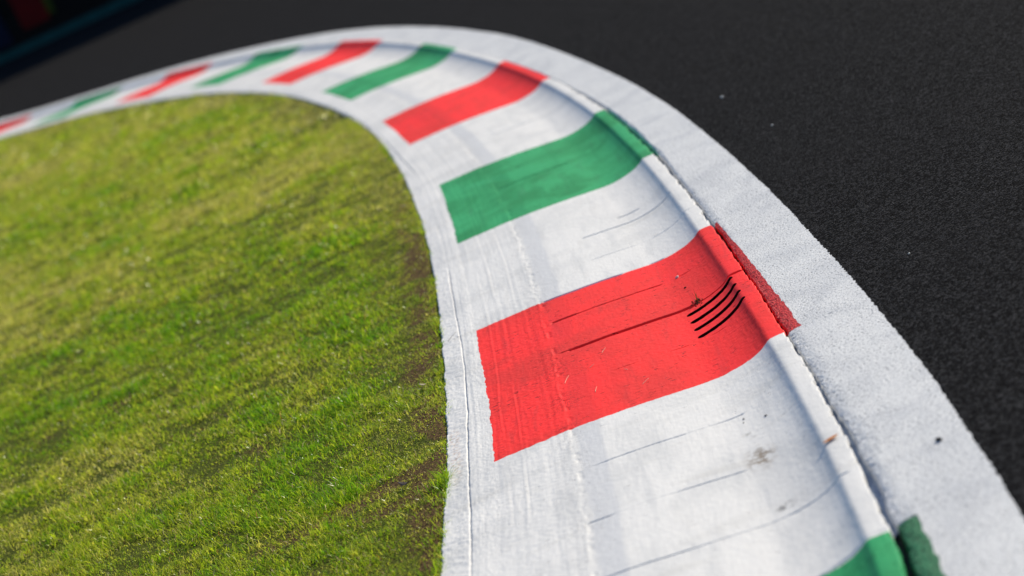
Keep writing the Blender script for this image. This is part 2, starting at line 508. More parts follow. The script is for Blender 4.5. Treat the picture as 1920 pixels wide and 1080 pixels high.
SLOTS = [(.777 - .0967 * i, .832 - .0967 * i) for i in range(4)]   # s at o=.249 and o=.044
SLOT_O = (.044, .249); SLOT_R = .0165

def slot_dist(S, O, sl):
    ax, ay = sl[1], SLOT_O[0] + SLOT_R; bx, by = sl[0], SLOT_O[1] - SLOT_R
    t = np.clip(((S - ax) * (bx - ax) + (O - ay) * (by - ay)) / ((bx - ax) ** 2 + (by - ay) ** 2), 0, 1)
    cx = ax + t * (bx - ax); cy = ay + t * (by - ay)
    return np.hypot(S - cx, O - cy), cx, cy

def kerb_section(name, e0, e1, mat, j0, j1, sstepv, ostepv, slots=False):
    og = ogrid(ostepv)
    s0 = min(e0[0], e0[1]); s1 = max(e1[0], e1[1])
    u = sgrid((e0[0] + e0[1]) / 2, (e1[0] + e1[1]) / 2, sstepv, sstepv < .02)
    tt = (u - u[0]) / (u[-1] - u[0])
    O = np.repeat(og[None, :], len(u), 0)
    A = edge_s(e0, O, j0); B = edge_s(e1, O, j1)
    # blend so that joint lines stay where they are and only the ends are skewed
    U = u[:, None] + 0 * O
    wA = np.clip(1 - (U - u[0]) / max(.12, .2 * (u[-1] - u[0])), 0, 1); wB = np.clip(1 - (u[-1] - U) / max(.12, .2 * (u[-1] - u[0])), 0, 1)
    S = U + wA * (A - u[0]) + wB * (B - u[-1])
    # stretch the last columns to the ragged inner edge
    oin = o_in(S[:, -1])[:, None]
    O = np.where(O > .9, .9 + (O - .9) / .1 * (oin - .9), O)
    Zs = O.copy()
    # ragged lip
    lr = lip_raw(S) * np.clip(1 - O / .03, 0, 1)
    O = O + lr
    keep = None
    if slots:
        n, m = S.shape
        inside = np.zeros(S.shape, bool)
        for sl in SLOTS:
            d, cx, cy = slot_dist(S, O, sl)
            ring = (d > SLOT_R - .0022) & (d < SLOT_R + .0022)
            f = SLOT_R / np.maximum(d, 1e-6)
            S = np.where(ring, cx + (S - cx) * f, S); O = np.where(ring, cy + (O - cy) * f, O)
            d, _, _ = slot_dist(S, O, sl)
            inside |= d < SLOT_R - .0004
        cS = (S[:-1, :-1] + S[1:, 1:] + S[1:, :-1] + S[:-1, 1:]) / 4; cO = (O[:-1, :-1] + O[1:, 1:] + O[1:, :-1] + O[:-1, 1:]) / 4
        cin = np.zeros(cS.shape, bool)
        for sl in SLOTS:
            d, _, _ = slot_dist(cS, cO, sl); cin |= d < SLOT_R
        keep = ~(cin)
    Z, D = zk(S, np.maximum(O, 0), True)
    # outer wall of the lip, dropping into the gap
    S = np.concatenate([S[:, :1], S[:, :1], S], 1)
    Zt = Z[:, :1]
    O = np.concatenate([O[:, :1] - .0014, O[:, :1] - .0006, O], 1)
    Z = np.concatenate([Z[:, :1] * 0 - .075, Z[:, :1] - .0012, Z], 1)
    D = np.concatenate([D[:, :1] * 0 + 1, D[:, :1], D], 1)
    if keep is not None:
        keep = np.concatenate([np.ones((keep.shape[0], 2), bool), keep], 1)
    return grid_obj(name, S, O, Z, mat, kerb, keep, {'deep': D.ravel()})

MATS = {'red': M_red, 'green': M_green, 'white': M_white}
secs = []
for i in range(len(_e) - 1):
    kind = 'white' if i % 2 == 0 else STR[(i - 1) // 2][0]
    mid = (_e[i][0] + _e[i + 1][0]) / 2
    if mid < 3: ss_, os_ = .0055, .0055
    elif mid < 6: ss_, os_ = .008, .007
    elif mid < 12: ss_, os_ = .02, .012
    else: ss_, os_ = .06, .02
    if i == 3: ss_, os_ = .0032, .0038
    ob = kerb_section(kind + '_band', _e[i], _e[i + 1], MATS[kind], 1 if i else 0, 1, ss_, os_, slots=(i == 3))
    secs.append(ob)
main_red = secs[3]
main_red['label'] = 'red band with four drainage slots and an open joint'
secs[2]['label'] = 'white band with a brown stain in its dish'

# slots: channels going down through the kerb
for sl in SLOTS:
    ax, ay = sl[1], SLOT_O[0] + SLOT_R; bx, by = sl[0], SLOT_O[1] - SLOT_R
    dx, dy = bx - ax, by - ay; L = math.hypot(dx, dy); dx /= L; dy /= L
    ring = []
    for k in range(13):
        a = math.pi * k / 12
        ring.append((ax + SLOT_R * (-dx * math.sin(a) - dy * math.cos(a)), ay + SLOT_R * (-dy * math.sin(a) + dx * math.cos(a))))
    nl = 14
    side = []
    for k in range(1, nl):
        t = k / nl
        side.append((ax + (bx - ax) * t + SLOT_R * dy, ay + (by - ay) * t - SLOT_R * dx))
    ring += side
    for k in range(13):
        a = math.pi * k / 12
        ring.append((bx + SLOT_R * (dx * math.sin(a) + dy * math.cos(a)), by + SLOT_R * (dy * math.sin(a) - dx * math.cos(a))))
    for k in range(1, nl):
        t = 1 - k / nl
        ring.append((ax + (bx - ax) * t - SLOT_R * dy, ay + (by - ay) * t + SLOT_R * dx))
    ring = np.array(ring); n = len(ring)
    zt = zk(ring[:, 0].copy(), ring[:, 1].copy())
    X, Y = W(ring[:, 0], ring[:, 1])
    V = [(X[i], Y[i], zt[i]) for i in range(n)] + [(X[i], Y[i], -.14) for i in range(n)]
    F = [(i, i + n, (i + 1) % n + n, (i + 1) % n) for i in range(n)] + [tuple(range(n, 2 * n))]
    pydata('drain_slot', V, F, M_slot, main_red, True)

# plain white edge between the bands and the lawn
def edge_strip():
    u = np.unique(np.concatenate([np.arange(-6, -2.5, .05), np.arange(-2.5, 4.5, .0055), np.arange(4.5, 12, .02), np.arange(12, 36.01, .06)]))
    t = np.concatenate([np.linspace(0, 1, 72), [1.0, 1.0]])
    S = np.repeat(u[:, None], len(t), 1)
    oi = o_in(u)[:, None]
    og = (o_grass(u) + .005 * fbm(u * 14, u * 0, 111, 3) + .004 * fbm(u * 60, u * 0 + 3, 112))[:, None]
    O = oi + (og - oi) * t[None, :]
    Z = zk(S, O)
    Z[:, -3] -= .003
    Z[:, -2] -= .012; Z[:, -1] = -.09
    O[:, -2] += .003; O[:, -1] += .004
    return grid_obj('white_edge', S, O, Z, M_white, kerb)
edge_strip()
# body under the painted skin
def body():
    u = np.arange(-6, 36.01, .1); o = np.array([.004, .004, .3, .7, 1.1, 1.13, 1.13])
    z = np.array([-.09, -.062, -.085, -.062, -.055, -.055, -.09])
    S = np.repeat(u[:, None], len(o), 1); O = np.repeat(o[None, :], len(u), 0); Z = np.repeat(z[None, :], len(u), 0)
    SLm = (S > .2) & (S < 1.1) & (O < .4)
    Z = np.where(SLm, -.15, Z)
    grid_obj('concrete_body', S, O, Z, M_conc, kerb)
body()

# ---------------------------------------------------------------- track side: white line and asphalt
WL_S = [-6, -1.9, -.98, -.05, .74, 1.34, 2.5, 4.0, 6.7, 9.5, 13.6, 16.2, 20.9, 24.2, 29.7, 60]
WL_O = [.29, .289, .285, .289, .276, .283, .264, .260, .240, .297, .297, .315, .29, .24, .30, .30]
_ws = np.arange(-6, 60, .05)
_wk = np.exp(-.5 * (np.arange(-40, 41) / 14.0) ** 2); _wk /= _wk.sum()
_wo = np.convolve(np.pad(np.interp(_ws, WL_S, WL_O), 40, mode='edge'), _wk, 'valid')
def o_line(s):
    return np.interp(s, _ws, _wo) + .0045 * fbm(s * 110, s * 0, 121, 2) + .003 * fbm(s * 2.2, s * 0 + 8, 122)

GAP_S = [-6, -2, -1.6, -1.2, -.6, -.1, .5, 1.2, 1.7, 2.4, 3.3, 4.2, 5.0, 5.8, 6.8, 9, 40]
GAP_W = [.070, .070, .070, .070, .062, .056, .056, .048, .044, .038, .044, .040, .034, .022, .010, .003, .003]   # where the surface starts to drop
GAP_B = [.020, .020, .020, .019, .013, .007, .005, .009, .014, .011, .022, .021, .018, .011, .005, .001, .001]  # open width
GAP_D = [.036, .036, .034, .034, .030, .024, .022, .026, .030, .028, .044, .042, .038, .024, .010, .003, .003]
def zasph(S, O, deep=False):
    """height of the road surface; O negative = towards the track"""
    x, y = W(S, O)
    z = .0012 * fbm(x * 1.3, y * 1.3, 131, 3)
    w = np.interp(S, GAP_S, GAP_W) * (.8 + .4 * vnoise(S * 7, S * 0 + 4, 132)); d = np.interp(S, GAP_S, GAP_D)
    b = np.interp(S, GAP_S, GAP_B) * (.8 + .4 * vnoise(S * 11, S * 0 + 2, 134)) + .006 * fbm(S * 52, O * 30, 135, 3)
    q = -O
    t = np.clip((w - q) / np.maximum(w - b, .001), 0, 1)      # 0 on the road, 1 where it breaks off
    drop = d * .28 * t ** 2.0
    drop = drop + d * .80 * sstep(b + .005, b - .002, q)
    z = z - drop
    z = z - .005 * t * (vnoise(x * 75, y * 75, 133) + .6 * vnoise(x * 170, y * 170, 136) - .6)
    if deep: return z, sstep(b + .006, b - .001, q) * np.clip(d / .03, 0, 1)
    return z

def rough(shape, a, seed):
    r = np.random.default_rng(seed).random(shape)
    return a * (.25 * r - 1.0 * r ** 5)

def patch_o(S):
    """width of coloured paint carried over on to the road beside two of the bands"""
    w = np.where((S > -.002) & (S < 1.655), .026 + .030 * np.clip(1.65 - S, 0, 1.7) / 1.65, 0.0)
    w = np.where((S > -3.36) & (S < -1.67), .076, w)
    return w * (1 + .10 * fbm(S * 30, S * 0, 141, 3)) + np.where(w > 0, .002, 0)

line_u = np.unique(np.round(np.concatenate([np.arange(-6, -2.4, .03), np.arange(-2.4, 3.6, .0045), np.arange(3.6, 8, .012), np.arange(8, 36.01, .05),
                                   [-.0021, -.0019, 1.6551, 1.6549, -1.6701, -1.6699]]), 5))
def line_mesh():
    m = 84
    t = np.linspace(0, 1, m)
    S = np.repeat(line_u[:, None], m, 1)
    a = patch_o(line_u)[:, None]; b = o_line(line_u)[:, None]
    a = np.where(a > 0, a, -.001)
    O = -(a + (b - a) * t[None, :] ** 1.35)
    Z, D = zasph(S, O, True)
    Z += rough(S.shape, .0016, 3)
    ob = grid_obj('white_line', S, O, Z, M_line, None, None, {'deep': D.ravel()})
    # faces must look up: columns run outward here
    ob.data.flip_normals()
    return tag(ob, 'broad white line painted on the rough asphalt along the outside of the kerb', 'track line')
line_mesh()

def patch_mesh(s0, s1, mat):
    u = line_u[(line_u >= s0) & (line_u <= s1)]
    if s0 < -3: u = np.arange(s0, s1, .006)
    m = 34; t = np.linspace(0, 1, m)
    S = np.repeat(u[:, None], m, 1)
    O = .001 + (-patch_o(u)[:, None] - .001) * t[None, :]
    Z, D = zasph(S, O, True)
    Z += rough(S.shape, .0030, 9)
    ob = grid_obj('overspilled_paint', S, O, Z, mat, kerb, None, {'deep': D.ravel()})
    ob.data.flip_normals()
    return ob
patch_mesh(-.0019, 1.6549, M_redrough)['label'] = 'dark red paint on the rough edge of the gap'
patch_mesh(-3.35, -1.6701, M_greenrough)['label'] = 'dark green paint on the rough edge of the gap'

def track_mesh():
    u = np.unique(np.round(np.concatenate([np.arange(-8.7, -2.5, .15), np.arange(-2.5, 6.5, .0062), np.arange(6.5, 14, .05), np.arange(14, 59.9, .4)]), 5))
    o = np.concatenate([np.arange(0, 1.35, .0062), 1.35 + .02 * np.arange(1, 20) ** 1.5, np.geomspace(3.2, 75, 16)])
    S = np.repeat(u[:, None], len(o), 1)
    b = o_line(u)[:, None]
    O = -(b + o[None, :])
    Z = zasph(S, O)
    amp = .0012 * (np.clip((6.0 - S) / 1.5, 0, 1)) * (np.clip((1.45 + O) / .4, 0, 1)) * np.clip((S + 2.5) / .3, 0, 1)
    Z += rough(S.shape, 1.0, 5) * amp
    Z = Z - .012 * np.clip(-O - 1, 0, 6)
    ob = grid_obj('track', S, O, Z, M_asphalt)
    ob.data.flip_normals()
    return tag(ob, kind='structure')
track_mesh()

# base ground out to the horizon
def base_ground():
    n = 40
    g = np.sign(np.linspace(-1, 1, n)) * np.abs(np.linspace(-1, 1, n)) ** 3 * 600
    X, Y = np.meshgrid(g, g)
    V = np.stack([X, Y, X * 0 - .30], -1).reshape(-1, 3)
    i = np.arange(n * n).reshape(n, n)
    q = np.stack([i[:-1, :-1], i[:-1, 1:], i[1:, 1:], i[1:, :-1]], -1).reshape(-1, 4)
    ob = mesh_np('ground', V, quads=q, mat=flat('run_off_tarmac', (.028, .028, .029), .9, .2, .3, 3))
    tag(ob, kind='structure')
base_ground()

# ---------------------------------------------------------------- lawn
def to_so(x, y):
    """nearest kerb coordinates for arrays of points"""
    step = 40
    cs = SS[::step]; cx = PX[::step]; cy = PY[::step]
    S = np.empty(len(x)); O = np.empty(len(x))
    for a in range(0, len(x), 20000):
        xx = x[a:a + 20000, None]; yy = y[a:a + 20000, None]
        j = ((xx - cx) ** 2 + (yy - cy) ** 2).argmin(1)
        s = cs[j]
        for _ in range(3):
            px = np.interp(s, SS, PX); py = np.interp(s, SS, PY); t = np.interp(s, SS, TH)
            s = s + (xx[:, 0] - px) * np.cos(t) + (yy[:, 0] - py) * np.sin(t)
        px = np.interp(s, SS, PX); py = np.interp(s, SS, PY); t = np.interp(s, SS, TH)
        S[a:a + 20000] = s
        O[a:a + 20000] = -(xx[:, 0] - px) * np.sin(t) + (yy[:, 0] - py) * np.cos(t)
    return S, O

def zlawn(x, y, o=None):
    z = -.009 + .008 * fbm(x * 1.4, y * 1.4, 201, 3) + .009 * fbm(x * 6, y * 6, 202, 3)
    return z

def bare(x, y, s, o):
    """0..1: how bare the soil is (worn along the kerb and in a furrow across the lawn)"""
    e = o - 1.17
    n = fbm(x * 5, y * 9, 211, 4)
    a = sstep(.05, .40, fbm(x * 9, y * 6, 214, 4) + .25) * sstep(.20, .04, e) * .8 * (1 - .75 * sstep(4.0, 6.0, s))
    c = .27 - .16 * np.clip(e, 0, 2) + .07 * fbm(o * 2.5, o * 0, 212)
    f = np.exp(-((s - c) / (.075 + .02 * n)) ** 2) * sstep(.95, .3, e) * 1.0 * sstep(-.6, .2, n + .35)
    f2 = np.exp(-((s - (.02 - .1 * e)) / .05) ** 2) * sstep(.5, .1, e) * .9
    g = np.exp(-(((s - 1.55) / .35) ** 2 + ((e - .10) / .08) ** 2)) * .6
    g2 = np.exp(-(((s - 3.2) / .9) ** 2 + ((e - .10) / .09) ** 2)) * .5 * sstep(-.2, .3, fbm(x * 11, y * 8, 217, 3))
    h = sstep(.34, .66, fbm(x * 2.6, y * 2.4, 213, 4)) * .35 * (1 - .8 * sstep(9, 13, y))
    return np.clip(np.maximum.reduce([a, f, f2, g, g2, h]), 0, 1)

def lawn_sheet():
    # regular sheet cut along the kerb
    BR = []
    def sheet(x0, x1, y0, y1, st, dz):
        gx = np.arange(x0, x1 + st / 2, st); gy = np.arange(y0, y1 + st / 2, st)
        X, Y = np.meshgrid(gx, gy); sh = X.shape
        s, o = to_so(X.ravel(), Y.ravel()); o = o.reshape(sh); s = s.reshape(sh)
        inside = o > o_grass(s) - .02 - st * .0
        Z = zlawn(X, Y) + dz
        # tuck the rim under the kerb edge
        Z = np.where(o < o_grass(s) + (.005 if st < .1 else .25), np.minimum(Z, -.04), Z)
        V = np.stack([X, Y, Z], -1).reshape(-1, 3); BR.append(bare(X, Y, s, o).ravel())
        i = np.arange(X.size).reshape(sh)
        q = np.stack([i[:-1, :-1], i[:-1, 1:], i[1:, 1:], i[1:, :-1]], -1).reshape(-1, 4)
        ok = inside[:-1, :-1] | inside[:-1, 1:] | inside[1:, 1:] | inside[1:, :-1]
        return V, q[ok.ravel()]
    V1, q1 = sheet(-3.6, .0, 3.6, 13.2, .02, 0)
    V2, q2 = sheet(-34, 2, -6, 44, .25, -.020)
    u = np.arange(-4, 36, .08); k = np.array([-.004, .004, .02, .05, .1, .16, .24, .34, .46, .6])
    S = np.repeat(u[:, None], len(k), 1); O = o_grass(u)[:, None] + k[None, :]
    X, Y = W(S, O); Z = zlawn(X, Y) - .004
    V3 = np.stack([X, Y, Z], -1).reshape(-1, 3); q3 = grid_faces(*S.shape); BR.append(bare(X, Y, S, O).ravel())
    V = np.concatenate([V1, V2, V3]); q = np.concatenate([q1, q2 + len(V1), q3 + len(V1) + len(V2)])
    ob = mesh_np('lawn_soil', V, quads=q, mat=M_soil, attr={'bare': np.concatenate(BR)})
    tag(ob, kind='structure')
lawn_sheet()

def project(x, y, z):
    z = z - CAMH
    f = y * math.cos(PITCH) - z * math.sin(PITCH); up = y * math.sin(PITCH) + z * math.cos(PITCH)
    u = FPX * x / f; v = FPX * up / f
    return 960 + u * cr - v * sr, 540 - (u * sr + v * cr), f

def blades(x, y, s, o, L, Wd, tint, rnd, lean, z0=None):
    n = len(x)
    z = (zlawn(x, y) - .004) if z0 is None else z0
    a = rng.random(n) * 2 * np.pi                     # facing
    b = rng.random(n) * 2 * np.pi                     # leaning
    lx = np.cos(b) * lean; ly = np.sin(b) * lean
    wx = np.cos(a) * Wd / 2; wy = np.sin(a) * Wd / 2
    up = np.sqrt(np.clip(1 - lean ** 2, .02, 1))
    P0 = np.stack([x - wx, y - wy, z], -1); P1 = np.stack([x + wx, y + wy, z], -1)
    mx = x + lx * L * .42; my = y + ly * L * .42; mz = z + up * L * .62
    P2 = np.stack([mx + wx * .85, my + wy * .85, mz], -1); P3 = np.stack([mx - wx * .85, my - wy * .85, mz], -1)
    P4 = np.stack([x + lx * L * 1.15, y + ly * L * 1.15, z + up * L * (1 - .25 * lean)], -1)
    V = np.stack([P0, P1, P2, P3, P4], 1).reshape(-1, 3)
    i = np.arange(n) * 5
    q = np.stack([i, i + 1, i + 2, i + 3], -1); t = np.stack([i + 3, i + 2, i + 4], -1)
    return V, q, t, np.repeat(tint, 5), np.repeat(rnd, 5)

def scatter(y0, y1, dens, lmul, wmul, margin):
    # candidates in the wedge in front of the camera
    xl, xr = -.42 * y1 - 1.0, 1.0
    n = int((xr - xl) * (y1 - y0) * dens)
    x = rng.uniform(xl, xr, n); y = rng.uniform(y0, y1, n)
    px, py, f = project(x, y, 0)
    ok = (px > -margin) & (px < 1000) & (py > -margin) & (py < 1080 + margin)
    x, y = x[ok], y[ok]
    s, o = to_so(x, y)
    ok = o > o_grass(s) + .004 * rng.standard_normal(len(s)) - .002
    x, y, s, o = x[ok], y[ok], s[ok], o[ok]
    bn = bare(x, y, s, o)
    clump = fbm(x * 9, y * 9, 221, 3)
    keep = rng.random(len(x)) > bn * .66
    keep &= rng.random(len(x)) < .75 + .9 * clump
    x, y, s, o, bn, clump = x[keep], y[keep], s[keep], o[keep], bn[keep], clump[keep]
    n = len(x)
    e = o - 1.17
    # tone: broad pale and deep bands running across the lawn, tufts, and single-blade variety
    band = fbm(x * .6 + 3, y * .7, 231, 3)
    mid = fbm(x * 3.2, y * 2.6, 232, 3)
    lush = fbm(x * 3.6 + 9, y * 3.0 + 4, 233, 4)
    moss = sstep(.45, .05, e)
    tint = .50 + .34 * band + .26 * mid + .15 * rng.standard_normal(n) + .14 * moss + .12 * sstep(8, 14, y)
    tint = tint - .22 * sstep(.05, .45, lush)
    tint = np.clip(tint, .0, .80)
    dead = rng.random(n)
    tint = np.where(dead < .035 + .05 * moss, .97 + .03 * rng.random(n), tint)
    tint = np.where((dead > .991 - .03 * bn), .90 + .03 * rng.random(n), tint)
    litter = rng.random(n) < bn * .55
    tint = np.where(litter, .70 + .30 * rng.random(n), tint)
    L = lmul * (.013 + .024 * rng.random(n) ** 1.5) * (1 + .9 * np.clip(lush, -.5, .9)) * (1 + .5 * clump) * (1 + .55 * np.exp(-((s - 1.05) / .35) ** 2 - ((o - 1.62) / .22) ** 2)) * (1 - .30 * moss) * (1 - .25 * bn)
    Wd = wmul * (.0016 + .0018 * rng.random(n)) * (1 - .25 * moss)
    wide = rng.random(n) < .05
    Wd = np.where(wide, Wd * 2.4, Wd); L = np.where(wide, L * .7, L)
    lean = np.clip(.76 + .24 * rng.standard_normal(n) + .12 * moss, .05, .97)
    lean = np.where(litter, .93 + .05 * rng.random(n), lean)
    return blades(x, y, s, o, L, Wd, tint, rng.random(n), lean)

def tuft(sc, oc, n, L0, spread, tintc, toward=None):
    s = sc + spread * rng.standard_normal(n); o = oc + spread * .7 * rng.standard_normal(n)
    x, y = W(s, np.maximum(o, o_grass(s) - .006))
    return blades(x, y, s, o, L0 * (.6 + .6 * rng.random(n)), .0022 + .0016 * rng.random(n),
                  np.clip(tintc + .12 * rng.standard_normal(n), 0, .8), rng.random(n), np.clip(.6 + .25 * rng.standard_normal(n), .1, .97),
                  np.full(n, -.012))

def moss_fringe():
    n = 150000
    s = rng.uniform(-1.7, 9.5, n); e = rng.random(n) ** 1.4 * .42
    o = o_grass(s) + .002 + e
    x, y = W(s, o)
    bn = bare(x, y, s, o)
    cl = fbm(x * 16, y * 12, 241, 3)
    k = (rng.random(n) > bn * .72) & (rng.random(n) < .75 + .9 * cl)
    s, o, x, y, e, cl = s[k], o[k], x[k], y[k], e[k], cl[k]
    n = len(s)
    tint = np.clip(.58 + .22 * fbm(x * 5, y * 5, 242, 3) + .12 * rng.standard_normal(n), .1, .82)
    d = rng.random(n)
    tint = np.where(d < .08, .82 + .18 * rng.random(n), tint)
    L = (.006 + .010 * rng.random(n)) * (1 + .6 * cl)
    return blades(x, y, s, o, L, .0016 + .0018 * rng.random(n), tint, rng.random(n), np.clip(.75 + .2 * rng.standard_normal(n), .1, .97))

def build_grass():
    parts = [scatter(4.4, 7.6, 30000, 1.25, 1.12, 60), scatter(7.6, 10.5, 17000, 1.3, 1.45, 60),
             scatter(10.5, 15, 9000, 1.4, 2.2, 90), scatter(15, 23, 4000, 1.5, 3.6, 120), scatter(23, 42, 1500, 1.8, 6.0, 200)]
    parts.append(tuft(.02, 1.168, 90, .075, .03, .30))
    parts.append(tuft(-.06, 1.185, 120, .045, .07, .30))
    for (a, b, c, d) in ((-.42, 1.19, 60, .04), (-.72, 1.20, 80, .045), (.35, 1.18, 50, .025), (.8, 1.17, 60, .03), (1.9, 1.165, 60, .03)):
        parts.append(tuft(a, b, c, d, .05, .35))
    parts.append(moss_fringe())
    for k in range(70):
        sk = rng.uniform(-1.4, 8.0)
        parts.append(tuft(sk, float(o_grass(sk)) + .012, int(rng.integers(12, 34)), rng.uniform(.018, .036), .018, rng.uniform(.25, .6)))
    Vs = []; Qs = []; Ts = []; A = []; R = []; off = 0
    for V, q, t, a, r in parts:
        Vs.append(V); Qs.append(q + off); Ts.append(t + off); A.append(a); R.append(r); off += len(V)
    print('blades', off // 5)
    ob = mesh_np('grass', np.concatenate(Vs), quads=np.concatenate(Qs), tris=np.concatenate(Ts), mat=M_grass,
                 smooth=False, attr={'tint': np.concatenate(A), 'rnd': np.concatenate(R)})
    tag(ob, 'short patchy green lawn filling the inside of the kerb', 'grass', kind='stuff')
build_grass()

# ---------------------------------------------------------------- small things lying about
def surf(s, o):
    a = np.array([float(s)]); b = np.array([float(o)])
    x, y = W(a, b)
    if o >= 0 and o <= 1.15: z = zk(a, b)
    elif o < 0: z = zasph(a, b)
    else: z = zlawn(x, y)
    return float(x[0]), float(y[0]), float(z[0])

def pebble(s, o, r, mat, label, group=None, flatness=.7):
    x, y, z = surf(s, o)
    me = bpy.data.meshes.new('pebble')
    import bmesh
    bm = bmesh.new(); bmesh.ops.create_icosphere(bm, subdivisions=2, radius=1)
    k = random.random() * 50
    for v in bm.verts:
        c = v.co
        n = float(fbm(np.array([c.x * 1.3 + k]), np.array([c.y * 1.3 + c.z * 1.7 + k]), 7)[0])
        v.co = Vector((c.x * 1.2, c.y * .9, c.z * flatness)) * (1 + .35 * n)
    bm.to_mesh(me); bm.free()
    for p in me.polygons: p.use_smooth = False
    me.materials.append(mat)
    ob = link(bpy.data.objects.new('pebble', me))
    ob.location = (x, y, z + r * flatness * .55); ob.scale = (r, r, r); ob.rotation_euler = (0, 0, random.random() * 6)
    return tag(ob, label, 'pebble', group)
M_pale = flat('pale_stone', (.60, .58, .55), .6, .4)
M_dark = flat('dark_rubber', (.02, .02, .02), .8, .2)
pebble(1.297, .212, .0075, M_pale, 'pale pebble on the red band above the open joint', 'pebbles on the kerb and track')
pebble(1.12, .205, .0045, M_dark, 'tiny dark crumb on the red band between the two joints', 'rubber crumbs')
pebble(-1.31, -.21, .0085, M_dark, 'black rubber crumb on the white line', 'rubber crumbs')
for (px, py, r, lab) in ((1354, 183, .014, 'pale pebble on the asphalt farthest up the track'),
                         (1448, 235, .010, 'pale pebble on the asphalt between the two others'),
                         (1705, 476, .0065, 'pale pebble on the asphalt nearest to the white line bend')):
    X = px - 960; Y = 540 - py
    u = X * cr + Y * sr; v = -X * sr + Y * cr
    dep = math.atan(v / FPX) - PITCH
    yy = -CAMH / math.tan(dep); f = yy * math.cos(PITCH) + CAMH * math.sin(PITCH); xx = u * f / FPX
    ss_, oo_ = to_so(np.array([xx]), np.array([yy]))
    pebble(float(ss_[0]), float(oo_[0]), r * .55, M_pale, lab, 'pebbles on the kerb and track')
for (s, o, r, lab) in ((-.455, .228, .0055, 'black rubber crumb below the red band, nearest to its edge'), (-.485, .232, .004, 'smallest black rubber crumb in the near white band'),
                       (-.52, .165, .006, 'black rubber crumb closest to the lip in the near white band')):
    pebble(s, o, r * .6, M_dark, lab, 'rubber crumbs')

def leaf(s, o, L, Wd, mat, label, rz, dz=.003, curl=.25, thick=.0006):
    x, y, z = surf(s, o)
    n = 9; V = []; F = []
    for k in range(n):
        t = k / (n - 1); w = Wd * math.sin(math.pi * min(1, t * .96 + .02)) ** .7 / 2
        zz = curl * L * (t - .5) ** 2
        for j, c in ((-1, 1), (0, 0), (1, 1)):
            V.append(((t - .5) * L, j * w, zz + c * w * .35))
    m = len(V)
    V += [(a, b, c - thick) for a, b, c in V]
    for k in range(n - 1):
        for j in range(2):
            a = k * 3 + j
            F.append((a, a + 3, a + 4, a + 1)); F.append((a + m, a + 1 + m, a + 4 + m, a + 3 + m))
    for k in range(n - 1):
        a = k * 3; F.append((a, a + m, a + 3 + m, a + 3)); a += 2; F.append((a, a + 3, a + 3 + m, a + m))
    ob = pydata('fallen_leaf', V, F, mat, None, True)
    ob.location = (x, y, z + dz); ob.rotation_euler = (0, 0, rz)
    return tag(ob, label, 'leaf')
M_leaf = flat('dry_brown_leaf', (.48, .17, .035), .6, .3, .5, 120)
M_leafd = flat('dark_wet_leaf', (.05, .035, .025), .35, .5, .5, 120)
M_leafp = flat('pale_dry_leaf', (.50, .42, .30), .5, .4, .3, 120)
hd = heading(0)
leaf(-1.02, .033, .050, .017, M_leaf, 'small brown leaf lying on the white lip of the kerb', hd - 1.2)
leaf(.13, 1.31, .055, .020, M_leafd, 'dark curled leaf in the bare furrow of the lawn', hd + 1.2 - 1.57 + 1.2, .012, .9)
leaf(1.22, 1.245, .050, .010, M_leafp, 'pale dry leaf on the soil beside the white edge', hd + .7, .012, .5)

def straw(s, o, L, rz, label, bend=.12, mat=None):
    x, y, z = surf(s, o)
    r = .0009; n = 7; V = []; F = []
    for k in range(n):
        t = k / (n - 1) - .5
        cx, cy, cz = t * L, bend * L * (.25 - t * t), .0012 + .004 * (t + .5)
        rr = r * (1.1 - .6 * (t + .5))
        for a in range(5):
            q = a / 5 * 2 * math.pi
            V.append((cx, cy + rr * math.cos(q), cz + rr * math.sin(q)))
    for k in range(n - 1):
        for a in range(5):
            F.append((k * 5 + a, k * 5 + (a + 1) % 5, (k + 1) * 5 + (a + 1) % 5, (k + 1) * 5 + a))
    F += [tuple(range(4, -1, -1)), tuple(range((n - 1) * 5, n * 5))]
    ob = pydata('dry_straw', V, F, mat or M_straw, None, True)
    ob.location = (x, y, z); ob.rotation_euler = (0, 0, rz)
    return tag(ob, label, 'straw', 'clipped grass bits on the kerb')
M_straw = flat('dry_straw', (.72, .55, .38), .5, .4, .2, 200)
def so_px(px, py, z=-.01):
    X = px - 960; Y = 540 - py
    u = X * cr + Y * sr; v = -X * sr + Y * cr
    dep = math.atan(v / FPX) - PITCH
    yy = -(CAMH - z) / math.tan(dep); f = yy * math.cos(PITCH) + (CAMH - z) * math.sin(PITCH)
    a, b = to_so(np.array([u * f / FPX]), np.array([yy]))
    return float(a[0]), float(b[0])
for (px, py, L, rz, lab) in ((1064, 714, .062, 1.15, 'longest pale straw, alone near the mortar seam of the red band'),
                             (1131, 655, .034, .95, 'short straw just below the open joint of the red band'),
                             (1118, 730, .040, 1.25, 'faint straw between the seam and the near edge of the red band'),
                             (1110, 686, .022, .5, 'tiny straw in the middle of the red band'),
                             (1207, 708, .035, .6, 'straw lying low in the middle of the dished red surface'),
                             (1171, 688, .018, 2.2, 'tiny upright straw on the red band'),
                             (851, 636, .085, 1.0, 'grey twig on the white edge left of the red band')):
    s, o = so_px(px, py)
    straw(s, o, L, rz, lab, .12, M_straw if px > 900 else flat('grey_twig', (.25, .22, .19), .8, .2))

